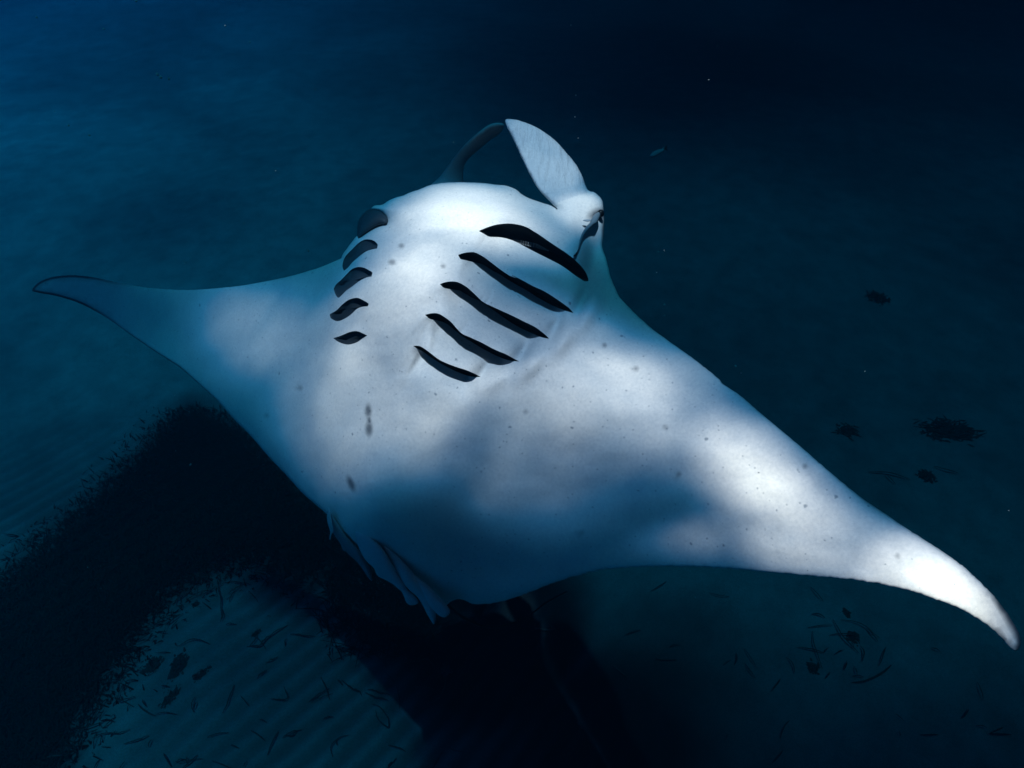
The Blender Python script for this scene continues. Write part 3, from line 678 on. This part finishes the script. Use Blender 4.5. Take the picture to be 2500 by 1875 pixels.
def blade(px_pts, width=.013, label=None, name='seagrass_blade', group=None):
    P = floor_pt(smooth_open(px_pts, 5)); c = P.mean(0)
    r = len(P); V = []; F = []
    for i, p in enumerate(P):
        t = P[min(i+1, r-1)]-P[max(i-1, 0)]; t = t/np.linalg.norm(t); s = np.array([-t[1], t[0], 0])*width*(.35+.65*math.sin(math.pi*min(1, (i+.6)/r)))
        z = ground_z(p[0], p[1])+.02+.03*math.sin(math.pi*i/(r-1))
        for (q, dz) in ((p-s, 0), (p, .006), (p+s, 0)): V.append((q[0]-c[0], q[1]-c[1], z+dz))
    for i in range(r-1): F += [(3*i, 3*i+1, 3*i+4, 3*i+3), (3*i+1, 3*i+2, 3*i+5, 3*i+4)]
    o = link_mesh(name, V, F, [M_LITTER]); o.location = (c[0], c[1], 0)
    tag(o, label, 'seagrass', group); return o
G5 = lambda l: Z(.40687, 0, 1275, l); G8 = lambda l: Z(.36166, 1700, 1275, l); G6 = lambda l: Z(.36166, 900, 1350, l)
named = [
 (G8([(935,640),(960,700),(1000,770),(1060,830),(1110,870)]), .012, 'curved dark blade meeting others under the bright right wing'),
 (G8([(1060,1072),(1140,1068),(1230,1030),(1290,990),(1330,950)]), .018, 'thick upcurved blade alone below the cluster at right'),
 (G8([(990,645),(1080,660),(1150,695),(1200,735),(1250,765)]), .010, 'long arched blade topping the cluster under the right wing'),
 (G8([(790,605),(830,612),(880,630)]), .014, 'short thick blade left of the triangular weed scrap'),
 (G8([(760,700),(850,690),(930,682)]), .009, 'straight thin blade lying level left of the cluster'),
 (G8([(795,720),(795,800),(820,880),(860,980)]), .009, 'long bowed blade on the left side of the cluster'),
 (G8([(1120,820),(1138,870),(1130,930)]), .012, 'short hooked blade on the right side of the cluster'),
 (G8([(1160,700),(1200,750),(1240,790)]), .011, 'slanting blade just under the arched one'),
 (G8([(780,420),(820,470),(870,520)]), .009, 'thin blade slanting just under the right wing edge'),
 (G8([(100,460),(160,485),(230,487)]), .009, 'thin level blade under the wing left of the cluster'),
 (G8([(1025,930),(1015,960),(1005,990)]), .012, 'tiny upright blade inside the ring of blades'),
 (G8([(1075,960),(1085,1000),(1095,1020)]), .010, 'tiny blade just above the thick upcurved one'),
 (G8([(330,840),(370,910),(420,980)]), .008, 'faint blade in the dark left of the cluster'),
 (G8([(2000,1415),(2050,1395),(2085,1375)]), .011, 'upper arm of the v-shaped pair at far right'),
 (G8([(1985,1418),(2060,1428),(2140,1425)]), .013, 'lower arm of the v-shaped pair at far right'),
 (G8([(1600,835),(1660,858)]) if False else G8([(1600,835),(1630,845),(1665,860)]), .011, 'short stub of blade below the right wing tip'),
 (G6([(195,655),(240,705),(320,725),(390,705),(440,665)]), .010, 'crescent blade under the tail root'),
 (G6([(530,780),(515,860),(490,950),(440,990),(380,995)]), .012, 'hooked blade below the crescent one'),
 (G6([(495,1320),(460,1390),(420,1450)]), .014, 'dark straight blade at the bottom edge'),
 (G6([(20,1010),(80,1040),(130,1110),(130,1175),(60,1110),(45,1060)]), .011, 'looped blade left of the hooked one'),
 (G6([(110,800),(170,860),(200,940),(205,1040)]), .012, 'tall curved blade left of the hooked one'),
 (G6([(540,1290),(580,1330),(650,1332)]), .011, 'small bent blade right of the dark bottom blade'),
 (G5([(1000,490),(1090,440),(1140,390),(1150,330)]), .012, 'long blade curling away from the meadow edge'),
 (G5([(1060,730),(1130,700),(1190,703),(1250,720)]), .011, 'arched blade above the ripples'),
 (G5([(1475,738),(1550,738),(1600,690),(1720,605)]), .014, 's-shaped blade across the smooth sand'),
 (G5([(1400,965),(1375,1030),(1365,1090),(1330,1140)]), .013, 'upright wavy blade where the ripples begin'),
 (G5([(1700,980),(1720,1050),(1660,1055),(1615,1055)]), .011, 'elbow-bent blade on the ripples'),
 (G5([(1660,1240),(1640,1300),(1600,1390)]), .014, 'steep dark blade low on the ripples'),
 (G5([(1710,1275),(1745,1275),(1775,1248)]), .012, 'little hooked blade beside the steep one'),
 (G5([(1180,1390),(1140,1440),(1085,1475)]), .014, 'thick blade leaving the bottom edge'),
 (G5([(970,1380),(1000,1420),(1020,1460)]), .011, 'thin blade left of the thick bottom-edge blade'),
 (G5([(1310,300),(1310,400),(1325,480),(1320,570)]), .012, 'tall straight blade near the top of the sand patch'),
 (G5([(1180,420),(1240,415),(1290,385),(1350,350)]), .011, 'slanting blade crossing the tall straight one'),
 (G5([(905,600),(970,600),(1030,565),(1070,545)]), .013, 'angled blade at the meadow edge'),
 (G5([(740,1330),(820,1310),(885,1275)]), .011, 'slanting blade low beside the meadow'),
 (G5([(545,1290),(620,1270),(710,1265),(770,1235)]), .010, 'wavering blade lowest beside the meadow'),
 (G5([(705,1000),(712,1075),(760,1060),(805,1040)]), .011, 'tick-shaped blade inside the meadow fringe'),
 (G5([(1990,1400),(1985,1340),(2030,1290),(2090,1270)]), .010, 'wide arc blade at the right end of the ripples'),
 (G5([(2040,930),(2090,980),(2150,1005),(2170,1040)]), .012, 'kinked blade above the wide arc'),
 (G5([(1920,920),(1950,980),(1975,1060)]), .011, 'slanting blade beside the kinked one'),
 (G5([(1580,840),(1610,865)]) if False else G5([(1590,835),(1625,820),(1660,795)]), .010, 'short upslanting blade in mid sand'),
 (G5([(1370,1325),(1400,1340),(1430,1352)]), .012, 'short dark stub low on the ripples'),
 (G5([(1350,610),(1375,605),(1410,600)]), .010, 'short level blade below the tall straight one'),
 (G5([(1400,395),(1385,440),(1370,475)]), .010, 'short blade right of the tall straight one'),
 ([(2130,1140),(2180,1145),(2230,1158)], .016, 'faint blade lying beyond the right wing'),
 ([(2170,1145),(2180,1158),(2195,1170)], .013, 'small forked blade under the faint one'),
 ([(2290,1125),(2320,1136),(2350,1142)], .016, 'faint short blade beside the round weed tuft'),
]
for pts, wd, lb_ in named: blade(pts, wd*.55, lb_, group='loose seagrass blades on the sand')
# loose litter too small and too tangled to point at singly
def in_px(P, poly): return inside(np.array(P), np.array(poly))
zone = [(330,1530),(600,1350),(780,1400),(900,1500),(1050,1600),(1000,1870),(120,1870)]
zone2 = [(1250,1480),(1700,1410),(2300,1500),(2480,1640),(2470,1860),(1900,1860),(1300,1600)]
zone3 = [(430,960),(560,1070),(300,1240),(60,1400),(20,1380),(250,1150)]
def litter_blades(z, cnt, ln):
    q = np.array(z); lo, hi = q.min(0), q.max(0); k = 0
    out = []
    while k < cnt:
        p = lo+(hi-lo)*rng.random(2)
        if not in_px([p], z)[0]: continue
        k += 1; a = rng.random()*math.pi; l_ = ln*(.4+rng.random()); bend = (rng.random()-.5)*.8
        pts = [p+np.array([math.cos(a+bend*t)*t*l_, math.sin(a+bend*t)*t*l_*.7]) for t in (-.5, -.1, .3, .6)]
        out.append(pts)
    return out
def scrap_label(pts, z):
    P = np.array(pts); d = P[-1]-P[0]; ln_ = np.hypot(*d); ang = math.degrees(math.atan2(-d[1], d[0])) % 180
    m_ = (P[0]+P[-1])/2; bend = np.hypot(*(P[1:3].mean(0)-m_))/ln_
    size = 'tiny' if ln_ < 26 else 'short' if ln_ < 42 else 'long'
    form = 'curved' if bend > .07 else 'straight'
    lie = 'lying level' if ang < 22 or ang > 158 else 'pointing up right' if ang < 68 else 'standing upright' if ang < 112 else 'pointing up left'
    if z is zone: col = 'beside the meadow' if m_[0] < 430 else 'in mid sand patch' if m_[0] < 700 else 'in the right sand patch'
    else: col = 'below the wing centre' if m_[0] < 1850 else 'around the blade cluster' if m_[0] < 2200 else 'below the right wing tip'
    row = 'high up' if m_[1] < (1560 if z is zone else 1560) else 'halfway down' if m_[1] < 1715 else 'near the bottom edge'
    return f'{size} {form} grass scrap {lie}, {row}, {col}'
for z, cnt, ln, grp in ((zone, 55, 46, 'scraps of seagrass on the sand'), (zone2, 30, 44, 'scraps of seagrass under the right wing')):
    for pts in litter_blades(z, cnt, ln): blade(pts, .004+.003*rng.random(), scrap_label(pts, z), group=grp)
# round tufts of weed
def tuft(px, rad, label, n_b=70, flat_=.6, sx=1.0):
    c = floor_pt([px])[0]; V = []; F = []
    for i in range(int(n_b*2.2)):
        a = rng.random()*6.283; el = rng.random()*1.2; l_ = rad*(.25+.45*rng.random()); d = np.array([math.cos(a)*math.cos(el)*sx, math.sin(a)*math.cos(el), math.sin(el)*flat_])
        s = np.array([-math.sin(a), math.cos(a), 0])*.012; o_ = rng.normal(0, rad*.34, 3)*[sx, 1, 0]; b0 = len(V)
        g = np.array([0, 0, ground_z(c[0], c[1])])
        for t, w_ in ((0, 1), (.6, .9), (1, .3)): V += [tuple(g+o_+d*l_*t-s*w_), tuple(g+o_+d*l_*t+s*w_)]
        F += [(b0, b0+1, b0+3, b0+2), (b0+2, b0+3, b0+5, b0+4)]
    o = link_mesh('seaweed_tuft', V, F, [M_LITTER], smooth=False); o.location = (c[0], c[1], 0); tag(o, label, 'seaweed', 'tufts of seaweed on the sand')
tuft((483, 1638), .10, 'round dark weed tuft at the start of the ripples')
tuft((620, 1537), .055, 'small round weed tuft above the s-shaped blade', 50)
tuft((475, 1470), .04, 'tiny weed tuft near the top of the sand patch', 40)
tuft((430, 1620), .13, 'ragged weed tuft just left of the round one', 90, .4, .6)
tuft((410, 1690), .16, 'tall smear-shaped weed tuft against the meadow fringe', 110, .3, .5)
tuft((365, 1620), .12, 'ragged weed tuft merging into the meadow fringe', 90, .4)
tuft((1088, 1631), .06, 'tiny weed tuft alone under the tail', 40)
tuft((2073, 1490), .06, 'triangular weed scrap under the right wing', 50, .3, .6)
tuft((2088, 1550), .07, 'small weed tuft inside the ring of blades', 55, .3)
tuft((1988, 1625), .07, 'weed tuft at the lower left of the ring of blades', 55, .3)
tuft((2075, 1037), .14, 'faint dark weed tuft beyond the right wing', 70, .3, 1.3) 
tuft((2330, 1035), .24, 'long dark weed clump far beyond the right wing', 160, .25, 1.8)
tuft((2275, 1150), .12, 'round faint weed tuft near the right wing', 70, .3)
tuft((2150, 715), .2, 'solitary dark weed tuft far off at upper right', 90, .4)

# ------------------------------------------------------------------ small fish in the distance
f_out = smooth_closed([(1586,381),(1594,371),(1606,365),(1616,363),(1621,358),(1624,364),(1620,371),(1608,378),(1596,384)], 2.5)
fr = empty('small_fish', tuple(world([(1604, 374)], [5.0])[0])); tag(fr, 'tiny dark blue fish alone in open water at upper right', 'fish')
solid('body', f_out, flat(5.0), flat(.03), flat(4.), [M_REM, M_BACK], fr, step=3, rim=(1.2,))
tv = world([(1620,362),(1628,354),(1630,370)], [5.0, 5.0, 5.01]); tv2 = world([(1620,362),(1628,354),(1630,370)], [5.006, 5.006, 5.016])
link_mesh('tail_fin', np.vstack([tv, tv2]), [(0,2,1),(3,4,5),(0,1,4,3),(1,2,5,4),(2,0,3,5)], [M_BACK], fr, smooth=False)

# ------------------------------------------------------------------ marine snow
M_SNOW, n, b = new_mat('marine_snow'); b.inputs['Base Color'].default_value = (.2, .26, .28, 1); b.inputs['Roughness'].default_value = .9
V = []; F = []
octa = [(1,0,0),(-1,0,0),(0,1,0),(0,-1,0),(0,0,1),(0,0,-1)]; of = [(0,2,4),(2,1,4),(1,3,4),(3,0,4),(2,0,5),(1,2,5),(3,1,5),(0,3,5)]
def speck(px, d, r):
    c = world([px], [d])[0]; b0 = len(V); s = 1+rng.random(3)*.8
    for v in octa: V.append(tuple(c+np.array(v)*r*s))
    for f in of: F.append(tuple(b0+i for i in f))
for (x, y, r) in [(384,181,.009),(392,188,.009),(412,192,.007),(167,306,.008),(218,330,.006),(253,70,.005),(610,102,.005),(465,1134,.007),(1796,893,.006),(1622,743,.005),(752,612,.007),(450,643,.006),(89,42,.006),(332,2,.007),(1607,615,.005),(1622,770,.004)]:
    speck((x, y), 3.2, r*.8)
for i in range(750):
    d = 1.2+rng.random()*5.5; speck((rng.random()*2500, rng.random()*1500), d, (.0004+.0012*rng.random()**2)*(.5+d*.25))
tag(link_mesh('marine_snow', V, F, [M_SNOW], smooth=False), 'fine pale specks drifting in the blue water', 'particles', kind='stuff')

# ------------------------------------------------------------------ haze
m, n, b = new_mat('haze'); n.nodes.remove(b)
pv = N(n, 'ShaderNodeVolumePrincipled'); pv.inputs['Color'].default_value = (.003, .033, .052, 1); pv.inputs['Density'].default_value = .17
pv.inputs['Absorption Color'].default_value = (.03, .30, .46, 1); pv.inputs['Anisotropy'].default_value = .2
n.links.new(pv.outputs[0], n.nodes['Material Output'].inputs['Volume'])
x0, x1, y0, y1, z0, z1 = -160, 160, -30, 210, -1.6, 7.0
V = [(x, y, z) for z in (z0, z1) for y in (y0, y1) for x in (x0, x1)]
F = [(0,2,3,1),(4,5,7,6),(0,1,5,4),(2,6,7,3),(0,4,6,2),(1,3,7,5)]
tag(link_mesh('haze', V, F, [m], smooth=False), kind='stuff')
